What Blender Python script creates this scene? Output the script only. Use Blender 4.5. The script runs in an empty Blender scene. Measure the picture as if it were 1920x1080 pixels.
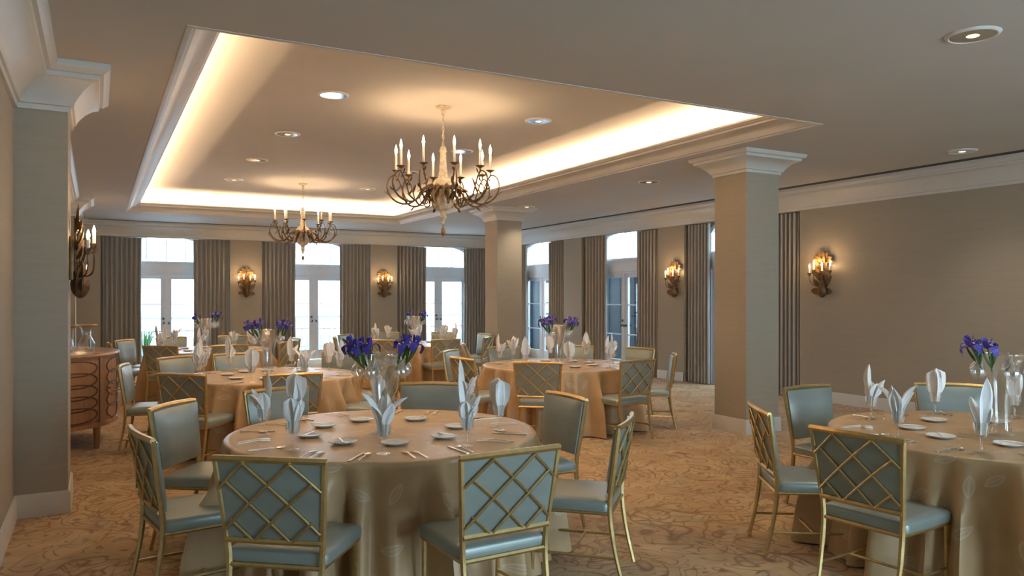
import bpy, bmesh, math, random
from mathutils import Vector, Matrix
PI = math.pi
rad = math.radians
S = bpy.context.scene
C = S.collection

# ------------------------------------------------------------------ camera, sky, light, exposure
CAM_H = 1.60
cd = bpy.data.cameras.new('camera'); cam = bpy.data.objects.new('camera', cd); C.objects.link(cam)
cam.location = (0, 0, CAM_H); cam.rotation_euler = (rad(90), 0, rad(-28.404))
cd.sensor_width = 36; cd.lens = 1441.44 / 1920 * 36; cd.shift_y = 16.8 / 1920
cd.clip_start = 0.05; cd.clip_end = 300
S.camera = cam

W = bpy.data.worlds.new('sky'); S.world = W; W.use_nodes = True
bg = W.node_tree.nodes['Background']
bg.inputs[0].default_value = (0.56, 0.81, 1.0, 1); bg.inputs[1].default_value = 9.0

S.view_settings.view_transform = 'Standard'; S.view_settings.look = 'None'
S.view_settings.gamma = 1.0; S.view_settings.use_curve_mapping = False
S.view_settings.exposure = 0.60

X0, X1, Y0, Y1, CEIL = -0.52, 9.776, -3.0, 19.32, 3.29
TX0, TX1, TY0, TY1, TZ = 0.508, 6.238, 5.17, 16.94, 3.70

def area_light(name, loc, rot, sx, sy, energy, col):
    l = bpy.data.lights.new(name, 'AREA'); l.shape = 'RECTANGLE'; l.size = sx; l.size_y = sy
    l.energy = energy; l.color = col
    o = bpy.data.objects.new(name, l); C.objects.link(o); o.location = loc; o.rotation_euler = rot
    return o
COVE = (1.0, 0.70, 0.42)
cz = 3.39
# lamps lying in the trough of the ceiling cove, shining up and inwards
area_light('cove_lamp', (TX0 + 0.02, (TY0 + TY1) / 2, cz), (rad(180), rad(-10), 0), 0.05, TY1 - TY0 - 0.1, 235, COVE)
area_light('cove_lamp', (TX1 - 0.02, (TY0 + TY1) / 2, cz), (rad(180), rad(10), 0), 0.05, TY1 - TY0 - 0.1, 235, COVE)
area_light('cove_lamp', ((TX0 + TX1) / 2, TY0 + 0.02, cz), (rad(180 + 10), 0, 0), TX1 - TX0 - 0.1, 0.05, 115, COVE)
area_light('cove_lamp', ((TX0 + TX1) / 2, TY1 - 0.02, cz), (rad(180 - 10), 0, 0), TX1 - TX0 - 0.1, 0.05, 115, COVE)

def portal(loc, rot, sx, sy):
    o = area_light('sky_portal', loc, rot, sx, sy, 1, (1, 1, 1)); o.data.cycles.is_portal = True
NICHE_B = [1.445, 4.905, 8.36]          # centres of the door niches in the far wall (x)
NICHE_R = [16.85, 13.37, 9.88]          # centres of the door niches in the right wall (y)
FRONT_WIN = [3.5, 6.9]             # windows in the wall behind the viewer (x)
for c in NICHE_B: portal((c, 19.80, 1.5), (rad(-90), 0, 0), 1.7, 3.0)
for c in NICHE_R: portal((10.0, c, 1.5), (0, rad(90), 0), 3.0, 1.7)
for c in FRONT_WIN: portal((c, Y0 - 0.2, 1.5), (rad(90), 0, 0), 2.0, 2.9)

# ------------------------------------------------------------------ mesh helpers
def link(o, parent=None):
    C.objects.link(o)
    if parent: o.parent = parent
    return o
def finish(me, smooth=35, mat=None):
    if smooth:
        me.shade_smooth()
        me.set_sharp_from_angle(angle=rad(smooth))
    if mat: me.materials.append(mat)
    return me
class MB:
    def __init__(s): s.v = []; s.f = []; s.uv = None
    def add(s, vs, fs):
        n = len(s.v); s.v += [tuple(p) for p in vs]; s.f += [tuple(i + n for i in f) for f in fs]; return s
    def box(s, a, b):
        x0, y0, z0 = a; x1, y1, z1 = b
        return s.add([(x0,y0,z0),(x1,y0,z0),(x1,y1,z0),(x0,y1,z0),(x0,y0,z1),(x1,y0,z1),(x1,y1,z1),(x0,y1,z1)],
                     [(0,3,2,1),(4,5,6,7),(0,1,5,4),(1,2,6,5),(2,3,7,6),(3,0,4,7)])
    def prism(s, poly, z0, z1):
        n = len(poly)
        return s.add([(x,y,z0) for x,y in poly] + [(x,y,z1) for x,y in poly],
                     [tuple(range(n))[::-1], tuple(range(n, 2*n))] + [(i,(i+1)%n,n+(i+1)%n,n+i) for i in range(n)])
    def tube(s, pts, r, seg=8, closed=False, cap=True, flat=1.0):
        pts = [Vector(p) for p in pts]; n = len(pts)
        rs = r if isinstance(r, (list, tuple)) else [r]*n
        vs = []; up = None
        for i, p in enumerate(pts):
            a = pts[(i-1) % n] if (closed or i > 0) else p
            b = pts[(i+1) % n] if (closed or i < n-1) else p
            t = (b - a).normalized()
            if up is None:
                up = Vector((0,0,1)) if abs(t.z) < 0.9 else Vector((1,0,0))
            side = t.cross(up)
            if side.length < 1e-6: side = t.orthogonal()
            side.normalize(); u2 = side.cross(t).normalized(); up = u2
            for k in range(seg):
                an = 2*PI*k/seg
                vs.append(p + side*math.cos(an)*rs[i] + u2*math.sin(an)*rs[i]*flat)
        fs = []
        for i in range(n if closed else n-1):
            j = (i+1) % n
            for k in range(seg):
                fs.append((i*seg+k, i*seg+(k+1)%seg, j*seg+(k+1)%seg, j*seg+k))
        if cap and not closed:
            fs.append(tuple(range(seg))[::-1]); fs.append(tuple((n-1)*seg+k for k in range(seg)))
        return s.add(vs, fs)
    def lathe(s, prof, seg=20, loc=(0,0,0), lobes=0, lobe=0.0, sx=1.0, sy=1.0):
        vs = []; fs = []; n = len(prof)
        for r, z in prof:
            for k in range(seg):
                an = 2*PI*k/seg
                rr = r*(1 + lobe*math.cos(lobes*an)) if lobes else r
                vs.append((loc[0]+rr*math.cos(an)*sx, loc[1]+rr*math.sin(an)*sy, loc[2]+z))
        for i in range(n-1):
            for k in range(seg):
                fs.append((i*seg+k, i*seg+(k+1)%seg, (i+1)*seg+(k+1)%seg, (i+1)*seg+k))
        if prof[0][0] > 1e-5: fs.append(tuple(range(seg))[::-1])
        if prof[-1][0] > 1e-5: fs.append(tuple((n-1)*seg+k for k in range(seg)))
        return s.add(vs, fs)
    def sweep(s, path, prof, closed=True, capped=False):
        # prof: (offset to the left of the path, z); corners mitred
        n = len(path); P = [Vector((p[0], p[1])) for p in path]; vs = []
        def nrm(a, b):
            d = (b - a).normalized(); return Vector((-d.y, d.x))
        for i in range(n):
            if closed or 0 < i < n-1:
                n1 = nrm(P[i-1], P[i]); n2 = nrm(P[i], P[(i+1) % n])
                m = n1 + n2; m = m / m.dot(n1)
            elif i == 0: m = nrm(P[0], P[1])
            else: m = nrm(P[-2], P[-1])
            for o, z in prof: vs.append((P[i].x + m.x*o, P[i].y + m.y*o, z))
        k = len(prof); fs = []
        for i in range(n if closed else n-1):
            j = (i+1) % n
            for q in range(k-1): fs.append((i*k+q, j*k+q, j*k+q+1, i*k+q+1))
        if capped and not closed:
            fs.append(tuple(range(k))); fs.append(tuple((n-1)*k+q for q in range(k))[::-1])
        return s.add(vs, fs)
    def grid(s, rows):
        n = len(rows); m = len(rows[0]); vs = [p for r in rows for p in r]
        return s.add(vs, [(i*m+j, i*m+j+1, (i+1)*m+j+1, (i+1)*m+j) for i in range(n-1) for j in range(m-1)])
    def xf(s, M, start=0):
        for i in range(start, len(s.v)): s.v[i] = tuple(M @ Vector(s.v[i]))
        return s
    def mesh(s, name, mat=None, smooth=35, bevel=0, fix=True, solid=0, weld=False):
        me = bpy.data.meshes.new(name); me.from_pydata(s.v, [], s.f)
        if s.uv:
            lay = me.uv_layers.new(name='UVMap')
            for lp in me.loops: lay.data[lp.index].uv = s.uv[lp.vertex_index]
        if fix or bevel or solid or weld:
            bm = bmesh.new(); bm.from_mesh(me)
            if weld: bmesh.ops.remove_doubles(bm, verts=bm.verts, dist=1e-5)
            if fix: bmesh.ops.recalc_face_normals(bm, faces=bm.faces)
            if solid: bmesh.ops.solidify(bm, geom=bm.faces[:], thickness=solid)
            if bevel:
                es = [e for e in bm.edges if len(e.link_faces) == 2 and e.calc_face_angle(0) > rad(40)]
                bmesh.ops.bevel(bm, geom=es, offset=bevel, segments=2, affect='EDGES', profile=0.6)
            bm.to_mesh(me); bm.free()
        return finish(me, smooth, mat)
    def obj(s, name, mat=None, parent=None, **k):
        return link(bpy.data.objects.new(name, s.mesh(name, mat, **k)), parent)

def thing(name, label, cat, loc=(0,0,0), rz=0, group=None):
    o = bpy.data.objects.new(name, None); C.objects.link(o); o.empty_display_size = 0.1
    o.location = loc; o.rotation_euler = (0, 0, rz); o['label'] = label; o['category'] = cat
    if group: o['group'] = group
    return o
def tag(o, label, cat, group=None):
    o['label'] = label; o['category'] = cat
    if group: o['group'] = group
    return o
def struct(o, label=None):
    o['kind'] = 'structure'
    if label: o['label'] = label
    return o
def dup(root, loc, rz, label=None, rot=None):
    r = root.copy(); C.objects.link(r); r.location = loc; r.rotation_euler = rot if rot else (0, 0, rz)
    if label: r['label'] = label
    for ch in root.children:
        c = ch.copy(); C.objects.link(c); c.parent = r
        for g in ch.children:
            d = g.copy(); C.objects.link(d); d.parent = c
            if d.type == 'LIGHT': pass
    return r
_first = {}
def place(key, maker, loc, rz, label, rot=None, scale=1.0):
    # the first call builds the thing, later ones copy it with its parts
    if key not in _first:
        o = maker(); _first[key] = o; o.scale = (scale,)*3
        o.location = loc; o.rotation_euler = rot if rot else (0, 0, rz); o['label'] = label
        return o
    return dup(_first[key], loc, rz, label, rot)

# ------------------------------------------------------------------ materials
def nt(name):
    m = bpy.data.materials.new(name); m.use_nodes = True
    return m, m.node_tree, m.node_tree.nodes['Principled BSDF']
def mat(name, col, rough=0.5, metal=0.0, var=0.08, scale=8.0, bump=0.0, bscale=200.0, stretch=None, spec=0.5, **kw):
    m, t, b = nt(name); N = t.nodes; L = t.links
    b.inputs['Roughness'].default_value = rough; b.inputs['Metallic'].default_value = metal
    b.inputs['Specular IOR Level'].default_value = spec
    for k, v in kw.items(): b.inputs[k.replace('_', ' ')].default_value = v
    tc = N.new('ShaderNodeTexCoord'); mp = N.new('ShaderNodeMapping')
    L.new(tc.outputs['Object'], mp.inputs[0])
    if stretch: mp.inputs['Scale'].default_value = stretch
    n = N.new('ShaderNodeTexNoise'); n.inputs['Scale'].default_value = scale; n.inputs['Detail'].default_value = 4
    L.new(mp.outputs[0], n.inputs['Vector'])
    r = N.new('ShaderNodeValToRGB')
    r.color_ramp.elements[0].position = 0.3; r.color_ramp.elements[1].position = 0.7
    r.color_ramp.elements[0].color = (*[c*(1-var) for c in col], 1); r.color_ramp.elements[1].color = (*[min(1, c*(1+var)) for c in col], 1)
    L.new(n.outputs['Fac'], r.inputs[0]); L.new(r.outputs[0], b.inputs['Base Color'])
    if bump:
        n2 = N.new('ShaderNodeTexNoise'); n2.inputs['Scale'].default_value = bscale; n2.inputs['Detail'].default_value = 2
        L.new(mp.outputs[0], n2.inputs['Vector'])
        bp = N.new('ShaderNodeBump'); bp.inputs['Strength'].default_value = bump; bp.inputs['Distance'].default_value = 0.004
        L.new(n2.outputs['Fac'], bp.inputs['Height']); L.new(bp.outputs[0], b.inputs['Normal'])
    return m
def glow(name, col, strength):
    m, t, b = nt(name); b.inputs['Base Color'].default_value = (*col, 1)
    b.inputs['Emission Color'].default_value = (*col, 1); b.inputs['Emission Strength'].default_value = strength
    return m
def glass(name, tint=(0.95, 0.97, 0.97), amount=0.12, rough=0.02):
    m, t, b = nt(name); N = t.nodes; L = t.links
    N.remove(b)
    tr = N.new('ShaderNodeBsdfTransparent'); tr.inputs[0].default_value = (*tint, 1)
    gl = N.new('ShaderNodeBsdfGlossy'); gl.inputs['Roughness'].default_value = rough; gl.inputs[0].default_value = (1, 1, 1, 1)
    fr = N.new('ShaderNodeLayerWeight'); fr.inputs[0].default_value = 0.5
    pw = N.new('ShaderNodeMath'); pw.operation = 'POWER'; pw.inputs[1].default_value = 4.0; L.new(fr.outputs['Facing'], pw.inputs[0])
    sc = N.new('ShaderNodeMath'); sc.operation = 'MULTIPLY'; sc.inputs[1].default_value = 0.75; L.new(pw.outputs[0], sc.inputs[0])
    ad = N.new('ShaderNodeMath'); ad.operation = 'ADD'; ad.use_clamp = True; ad.inputs[1].default_value = amount; L.new(sc.outputs[0], ad.inputs[0])
    mx = N.new('ShaderNodeMixShader'); L.new(ad.outputs[0], mx.inputs[0]); L.new(tr.outputs[0], mx.inputs[1]); L.new(gl.outputs[0], mx.inputs[2])
    L.new(mx.outputs[0], N['Material Output'].inputs[0])
    return m

M = {}
M['wall'] = mat('grasscloth', (0.375, 0.32, 0.245), 0.75, var=0.03, scale=3, bump=0.10, bscale=60, stretch=(1, 1, 14))
M['ceil'] = mat('ceiling_paint', (0.56, 0.52, 0.47), 0.8, var=0.02, scale=1.2)
M['trim'] = mat('trim_paint', (0.64, 0.60, 0.54), 0.45, var=0.02)
M['doorw'] = mat('white_joinery', (0.74, 0.76, 0.81), 0.35, var=0.02)  # white paint; the faint blue tint stands in for daylight glare
M['niche'] = mat('niche_plaster', (0.50, 0.53, 0.50), 0.7, var=0.03)
M['slot'] = mat('dark_slot', (0.05, 0.04, 0.035), 0.7)
M['gold'] = mat('gold_frame', (0.62, 0.45, 0.20), 0.34, 0.85, var=0.12, scale=30)
M['vinyl'] = mat('pearl_vinyl', (0.315, 0.36, 0.336), 0.36, 0.38, var=0.06, scale=5, bump=0.06, bscale=160, stretch=(1, 1, 3))
M['curtain'] = mat('taupe_silk', (0.37, 0.335, 0.29), 0.55, 0.0, var=0.10, scale=20, stretch=(6, 6, 0.2), bump=0.1, bscale=150, Sheen_Weight=0.3)
M['nap'] = mat('white_linen', (0.92, 0.905, 0.89), 0.8, var=0.03, bump=0.1, bscale=300, Subsurface_Weight=0.0)
M['china'] = mat('white_china', (0.88, 0.88, 0.88), 0.15, var=0.01)
M['silver'] = mat('silver', (0.85, 0.82, 0.77), 0.32, 1.0, var=0.05)
M['glass'] = glass('clear_glass', amount=0.07)
M['crystal'] = glass('cut_crystal', tint=(0.97, 0.98, 0.98), amount=0.16, rough=0.08)
M['pane'] = glass('window_pane', (0.93, 0.95, 0.97), amount=0.04)
M['iris'] = mat('iris_purple', (0.075, 0.045, 0.36), 0.5, var=0.3, scale=40)
M['blaze'] = mat('iris_blaze', (0.75, 0.65, 0.45), 0.5)
M['green'] = mat('leaf_green', (0.05, 0.13, 0.03), 0.45, var=0.25, scale=30)
M['gilt'] = mat('antique_gilt', (0.23, 0.135, 0.05), 0.45, 0.7, var=0.4, scale=25)
M['bronze'] = mat('aged_bronze', (0.15, 0.092, 0.045), 0.45, 0.7, var=0.4, scale=30)
M['cream'] = mat('distressed_cream', (0.60, 0.50, 0.35), 0.6, var=0.28, scale=25)
M['candle'] = mat('candle_sleeve', (0.75, 0.68, 0.56), 0.5)
M['bulb'] = glow('flame_bulb', (1.0, 0.72, 0.42), 14.0)
M['chrome'] = mat('reflector', (0.82, 0.82, 0.84), 0.12, 1.0)
M['whiterim'] = mat('white_rim', (0.75, 0.72, 0.68), 0.4)
M['lens'] = glow('lamp_glass', (1.0, 0.84, 0.64), 0.7)
M['satin'] = mat('satinwood', (0.40, 0.215, 0.115), 0.22, var=0.15, scale=5, stretch=(4, 4, 0.6))
M['inlay'] = mat('walnut_inlay', (0.11, 0.045, 0.02), 0.55, var=0.2)
M['goldrim'] = mat('amber_gold_rim', (0.60, 0.36, 0.14), 0.25, 0.8)
M['bottle'] = mat('dark_bottle', (0.012, 0.015, 0.01), 0.12)
M['knob'] = mat('dark_bronze_knob', (0.12, 0.11, 0.11), 0.3, 0.9)
M['wood'] = mat('plywood', (0.40, 0.28, 0.16), 0.6)
M['terrace'] = mat('pale_terrace', (0.62, 0.64, 0.72), 0.8)
M['rail'] = mat('railing_paint', (0.20, 0.22, 0.33), 0.5)
M['backdrop'] = mat('dark_backdrop', (0.005, 0.010, 0.013), 0.8, var=0.5, scale=12)  # near black, to keep the panes in front of it dark
M['pot'] = mat('glazed_pot', (0.10, 0.38, 0.26), 0.3)

def carpet():
    m, t, b = nt('scroll_carpet'); N = t.nodes; L = t.links
    b.inputs['Roughness'].default_value = 0.95; b.inputs['Specular IOR Level'].default_value = 0.1
    b.inputs['Sheen Weight'].default_value = 0.15
    tc = N.new('ShaderNodeTexCoord')
    def noise(sc, det, dist=0.0, off=0.0):
        mp = N.new('ShaderNodeMapping'); mp.inputs['Location'].default_value = (off, off*0.7, 0); L.new(tc.outputs['Object'], mp.inputs[0])
        n = N.new('ShaderNodeTexNoise'); n.inputs['Scale'].default_value = sc; n.inputs['Detail'].default_value = det; n.inputs['Distortion'].default_value = dist
        L.new(mp.outputs[0], n.inputs['Vector']); return n.outputs['Fac']
    def mth(op, a, c=None, clamp=False):
        n = N.new('ShaderNodeMath'); n.operation = op; n.use_clamp = clamp
        for i, q in enumerate((a, c)):
            if q is None: continue
            if isinstance(q, (int, float)): n.inputs[i].default_value = q
            else: L.new(q, n.inputs[i])
        return n.outputs[0]
    def contour(fac, k, width):
        fr = mth('FRACT', mth('MULTIPLY', fac, k)); d = mth('ABSOLUTE', mth('SUBTRACT', fr, 0.5))
        return mth('SUBTRACT', 1.0, mth('DIVIDE', d, width), True)
    l1 = contour(noise(1.8, 0.0, 1.6), 6.5, 0.17)
    l2 = contour(noise(3.0, 0.0, 2.4, 7.3), 4.0, 0.15)
    gate = mth('GREATER_THAN', noise(1.7, 0.0, 0.5, 3.1), 0.43)
    lines = mth('MAXIMUM', mth('MULTIPLY', l1, gate), mth('MULTIPLY', l2, 0.95))
    lines = mth('MULTIPLY', lines, mth('ADD', 0.45, mth('MULTIPLY', noise(6, 1, 0, 5.5), 1.0)), True)
    r = N.new('ShaderNodeValToRGB'); e = r.color_ramp.elements
    e[0].position = 0.35; e[0].color = (0.44, 0.28, 0.135, 1); e[1].position = 0.68; e[1].color = (0.53, 0.375, 0.205, 1)
    L.new(noise(2.6, 2, 0.8, 1.0), r.inputs[0])
    mx = N.new('ShaderNodeMix'); mx.data_type = 'RGBA'; mx.inputs[7].default_value = (0.235, 0.120, 0.050, 1)
    L.new(mth('MULTIPLY', lines, 1.0, True), mx.inputs[0]); L.new(r.outputs[0], mx.inputs[6])
    g = mth('MULTIPLY', mth('GREATER_THAN', noise(4.2, 0, 1.0, 11.0), 0.66), 0.35)
    m2 = N.new('ShaderNodeMix'); m2.data_type = 'RGBA'; m2.inputs[7].default_value = (0.30, 0.27, 0.18, 1)
    L.new(g, m2.inputs[0]); L.new(mx.outputs[2], m2.inputs[6]); L.new(m2.outputs[2], b.inputs['Base Color'])
    bp = N.new('ShaderNodeBump'); bp.inputs['Strength'].default_value = 0.3; bp.inputs['Distance'].default_value = 0.004
    L.new(noise(160, 2), bp.inputs['Height']); L.new(bp.outputs[0], b.inputs['Normal'])
    return m
M['carpet'] = carpet()

def damask():
    m, t, b = nt('champagne_satin'); N = t.nodes; L = t.links
    b.inputs['Roughness'].default_value = 0.34; b.inputs['Sheen Weight'].default_value = 0.0; b.inputs['Specular IOR Level'].default_value = 0.26
    b.inputs['Metallic'].default_value = 0.05
    uv = N.new('ShaderNodeUVMap'); uv.uv_map = 'UVMap'
    mp = N.new('ShaderNodeMapping'); L.new(uv.outputs[0], mp.inputs[0])
    vo = N.new('ShaderNodeTexVoronoi'); vo.voronoi_dimensions = '2D'; vo.inputs['Scale'].default_value = 4.6; vo.inputs['Randomness'].default_value = 0.75
    L.new(mp.outputs[0], vo.inputs['Vector'])
    sub = N.new('ShaderNodeVectorMath'); sub.operation = 'SUBTRACT'; L.new(mp.outputs[0], sub.inputs[0]); L.new(vo.outputs['Position'], sub.inputs[1])
    sc = N.new('ShaderNodeSeparateColor'); L.new(vo.outputs['Color'], sc.inputs[0])
    an = N.new('ShaderNodeMath'); an.operation = 'MULTIPLY'; an.inputs[1].default_value = 6.2; L.new(sc.outputs[0], an.inputs[0])
    ro = N.new('ShaderNodeVectorRotate'); ro.rotation_type = 'Z_AXIS'; L.new(sub.outputs[0], ro.inputs[0]); L.new(an.outputs[0], ro.inputs['Angle'])
    sx = N.new('ShaderNodeSeparateXYZ'); L.new(ro.outputs[0], sx.inputs[0])
    def mth(op, a, c=None, clamp=False):
        n = N.new('ShaderNodeMath'); n.operation = op; n.use_clamp = clamp
        for i, q in enumerate((a, c)):
            if q is None: continue
            if isinstance(q, (int, float)): n.inputs[i].default_value = q
            else: L.new(q, n.inputs[i])
        return n.outputs[0]
    xx = mth('DIVIDE', sx.outputs[0], 0.060); lim = mth('MULTIPLY', mth('SUBTRACT', 1.0, mth('MULTIPLY', xx, xx)), 0.026)
    edge = mth('SUBTRACT', lim, mth('ABSOLUTE', sx.outputs[1]))
    outline = mth('MULTIPLY', mth('GREATER_THAN', edge, 0.0), mth('LESS_THAN', edge, 0.007))
    vein = mth('MULTIPLY', mth('GREATER_THAN', edge, 0.0), mth('LESS_THAN', mth('ABSOLUTE', sx.outputs[1]), 0.0022))
    leaf = mth('MAXIMUM', outline, vein)
    fill = mth('MULTIPLY', mth('GREATER_THAN', edge, 0.0), 0.25)
    leaf = mth('MULTIPLY', mth('MAXIMUM', leaf, fill), 0.6)
    tc = N.new('ShaderNodeTexCoord'); n = N.new('ShaderNodeTexNoise'); n.inputs['Scale'].default_value = 6; n.inputs['Detail'].default_value = 3
    L.new(tc.outputs['Object'], n.inputs['Vector'])
    r = N.new('ShaderNodeValToRGB'); e = r.color_ramp.elements
    e[0].position = 0.3; e[0].color = (0.50, 0.33, 0.175, 1); e[1].position = 0.7; e[1].color = (0.57, 0.385, 0.215, 1)
    L.new(n.outputs['Fac'], r.inputs[0])
    mx = N.new('ShaderNodeMix'); mx.data_type = 'RGBA'; mx.inputs[7].default_value = (0.68, 0.56, 0.44, 1)
    L.new(leaf, mx.inputs[0]); L.new(r.outputs[0], mx.inputs[6]); L.new(mx.outputs[2], b.inputs['Base Color'])
    w = N.new('ShaderNodeTexNoise'); w.inputs['Scale'].default_value = 3.5; w.inputs['Detail'].default_value = 2
    L.new(tc.outputs['Object'], w.inputs['Vector'])
    bp = N.new('ShaderNodeBump'); bp.inputs['Strength'].default_value = 0.25; bp.inputs['Distance'].default_value = 0.02
    L.new(w.outputs['Fac'], bp.inputs['Height']); L.new(bp.outputs[0], b.inputs['Normal'])
    return m
M['cloth'] = damask()

# ------------------------------------------------------------------ the room
fl = MB().box((X0 - 0.2, Y0 - 0.3, -0.12), (X1 + 0.3, Y1 + 0.42, 0.0)).obj('floor', M['carpet'], smooth=0)
struct(fl, 'tan carpet with brown scrolling vine outlines')

# ceiling: flat ring, tray recess above it
def ring(mb, outer, inner, z):
    a, b, c, d = outer; e, f, g, h = inner
    o = [(a,c),(b,c),(b,d),(a,d)]; i = [(e,g),(f,g),(f,h),(e,h)]
    mb.add([(x,y,z) for x,y in o] + [(x,y,z) for x,y in i], [(k,(k+1)%4,4+(k+1)%4,4+k) for k in range(4)])
cm = MB()
ring(cm, (X0-.2, X1+.4, Y0-.3, Y1+.5), (TX0, TX1, TY0, TY1), CEIL)
tr_path = [(TX0,TY0),(TX1,TY0),(TX1,TY1),(TX0,TY1)]
cm.sweep(tr_path, [(0, CEIL), (0, CEIL+.02), (-.16, CEIL+.02), (-.16, TZ)])
q = .16
cm.add([(TX0-q,TY0-q,TZ),(TX1+q,TY0-q,TZ),(TX1+q,TY1+q,TZ),(TX0-q,TY1+q,TZ)], [(0,1,2,3)])
struct(cm.obj('ceiling', M['ceil'], smooth=0, weld=True), 'flat plaster ceiling with a raised lit tray')

cove = [(-.012,3.292),(-.012,3.286),(.0,3.284),(.022,3.284),(.028,3.297),(.05,3.300),(.062,3.315),(.085,3.345),(.12,3.372),(.16,3.388),(.195,3.395),
        (.20,3.415),(.225,3.42),(.238,3.435),(.25,3.44),(.25,3.462),(.232,3.462),(.19,3.42),(.10,3.39),(.0,3.33),(-.012,3.315),(-.012,3.292)]
struct(MB().sweep(tr_path, cove).obj('trim_2', M['trim']), 'cream cove moulding around the lit ceiling tray')

# left wall with two piers (interior on the left of this path when walking towards -y)
P1 = (6.58, 7.25, -0.185); P2 = (14.9, 15.55, -0.31)
left_path = [(X0, Y1), (X0, P2[1]), (P2[2], P2[1]), (P2[2], P2[0]), (X0, P2[0]), (X0, P1[1]), (P1[2], P1[1]), (P1[2], P1[0]), (X0, P1[0]), (X0, Y0)]
struct(MB().prism(left_path + [(X0-.2, Y0), (X0-.2, Y1)], 0, CEIL).obj('wall_left', M['wall'], smooth=0), 'taupe grasscloth wall with two shallow piers')

HW_B, HW_R = 1.36, 1.36
def niche_wall(centres, half, a, b, depth, door_hw, zs, zt, thick=0.14):
    # wall in local coordinates: u along the wall (a..b), v depth into the wall, z up
    mb = MB(); edges = [a]
    for c in sorted(centres): edges += [c - half, c + half]
    edges.append(b)
    for i in range(0, len(edges), 2): mb.box((edges[i], 0, 0), (edges[i+1], depth + thick, CEIL))
    for c in sorted(centres):
        mb.box((c-half, 0, 2.955), (c+half, depth*0.35, CEIL))       # header over the niche
        mb.box((c-half, depth, 0), (c-door_hw, depth+thick, CEIL))
        mb.box((c+door_hw, depth, 0), (c+half, depth+thick, CEIL))
        n = 14; xs = [c - door_hw + 2*door_hw*i/n for i in range(n+1)]
        arc = [zs + (zt - zs)*(1 - ((x-c)/door_hw)**2)**0.6 if abs(x-c) < door_hw-1e-6 else zs for x in xs]
        vs = []
        for v in (depth, depth+thick):
            vs += [(x, v, z) for x, z in zip(xs, arc)] + [(x, v, CEIL) for x in xs]
        k = n+1; fs = []
        for i in range(n):
            fs += [(i, i+1, k+i+1, k+i), (2*k+i, 3*k+i, 3*k+i+1, 2*k+i+1), (i, 2*k+i, 2*k+i+1, i+1)]
        mb.add(vs, fs)
    return mb
ZS, ZT, DHW = 2.80, 3.06, 0.88
DEP_B, DEP_R = 0.40, 0.16
wb = niche_wall(NICHE_B, HW_B, X0-.2, X1+.3, DEP_B, DHW, ZS, ZT)
wb.xf(Matrix.Translation((0, Y1, 0)))
struct(wb.obj('wall_back', M['wall'], smooth=0), 'far wall with three door niches')
MR = Matrix(((0,1,0,X1),(1,0,0,0),(0,0,1,0),(0,0,0,1)))            # (u,v,z) -> (X1+v, u, z)
wr = niche_wall(NICHE_R, HW_R, Y0-.2, Y1, DEP_R, DHW, ZS, ZT).xf(MR)
struct(wr.obj('wall_right', M['wall'], smooth=0), 'right wall with three door niches')
wf = MB(); ed = [X0-.2]
for c in FRONT_WIN: ed += [c-1.0, c+1.0]
ed.append(X1+.2)
for i in range(0, len(ed), 2): wf.box((ed[i], Y0-.2, 0), (ed[i+1], Y0, CEIL))
for c in FRONT_WIN: wf.box((c-1.0, Y0-.2, 2.9), (c+1.0, Y0, CEIL))
struct(wf.obj('wall_front', M['wall'], smooth=0), 'wall behind the viewer with tall windows')

corn = [(0,2.945),(.022,2.945),(.026,2.985),(.045,2.99),(.05,3.012),(.075,3.05),(.12,3.105),(.18,3.155),(.225,3.175),(.235,3.178),(.24,3.21),(.27,3.213),(.295,3.235),(.315,3.245),(.32,3.262),(.32,3.30)]
corn = [(o*.87, z if z > 3.28 else 3.29-(3.29-z)*.94) for o, z in corn]
room = [(X0, Y0), (X1, Y0), (X1, Y1)] + left_path[:-1]
struct(MB().sweep(room, corn).obj('trim_1', M['trim']), 'deep painted crown cornice around the room')
base = [(0,.168),(.010,.166),(.018,.150),(.020,.0)]
struct(MB().sweep(left_path, base, closed=False).obj('baseboard_left', M['trim']))
def runs(cs, half, a, b):
    e = [a]
    for c in sorted(cs): e += [c-half, c+half]
    e.append(b); return [(e[i], e[i+1]) for i in range(0, len(e), 2)]
bb = MB()
for a, b in runs(NICHE_B, HW_B, X0, X1): bb.sweep([(b, Y1), (a, Y1)], base, closed=False)
struct(bb.obj('baseboard_back', M['trim']))
bb = MB()
for a, b in runs(NICHE_R, HW_R, Y0, Y1): bb.sweep([(X1, a), (X1, b)], base, closed=False)
struct(bb.obj('baseboard_right', M['trim']))
# dark linear air slot beside the cornice (far and right walls)
sl = MB().box((X1-.43, Y0, CEIL-.004), (X1-.29, Y1-.43, CEIL+.002)).box((X0+.36, Y1-.40, CEIL-.004), (X1-.29, Y1-.29, CEIL+.002))
struct(sl.obj('trim_3', M['slot'], smooth=0), 'dark linear slot in the ceiling beside the cornice')

# columns
def column(x, y, label):
    w, d = 0.53, 0.52
    p = [(x, y), (x, y+d), (x+w, y+d), (x+w, y)]      # clockwise: the room lies on the left
    o = MB().prism(p[::-1], 0, CEIL).obj('column', M['wall'], smooth=0, bevel=0.004)
    struct(o, label)
    cap = [(o, 3.30-(3.30-z)*.9) for o, z in [(0,3.03),(.018,3.03),(.022,3.065),(.04,3.07),(.045,3.09),(.07,3.125),(.12,3.175),(.17,3.20),(.18,3.203),(.185,3.235),(.21,3.24),(.225,3.26),(.23,3.30)]]
    MB().sweep(p, cap).obj('capital', M['trim'], o)
    MB().sweep(p, base).obj('plinth', M['trim'], o)
column(6.66, 6.58, 'square pillar with moulded capital, nearer the viewer')
column(6.66, 12.9, 'square pillar with moulded capital, farther from the viewer')

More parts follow.
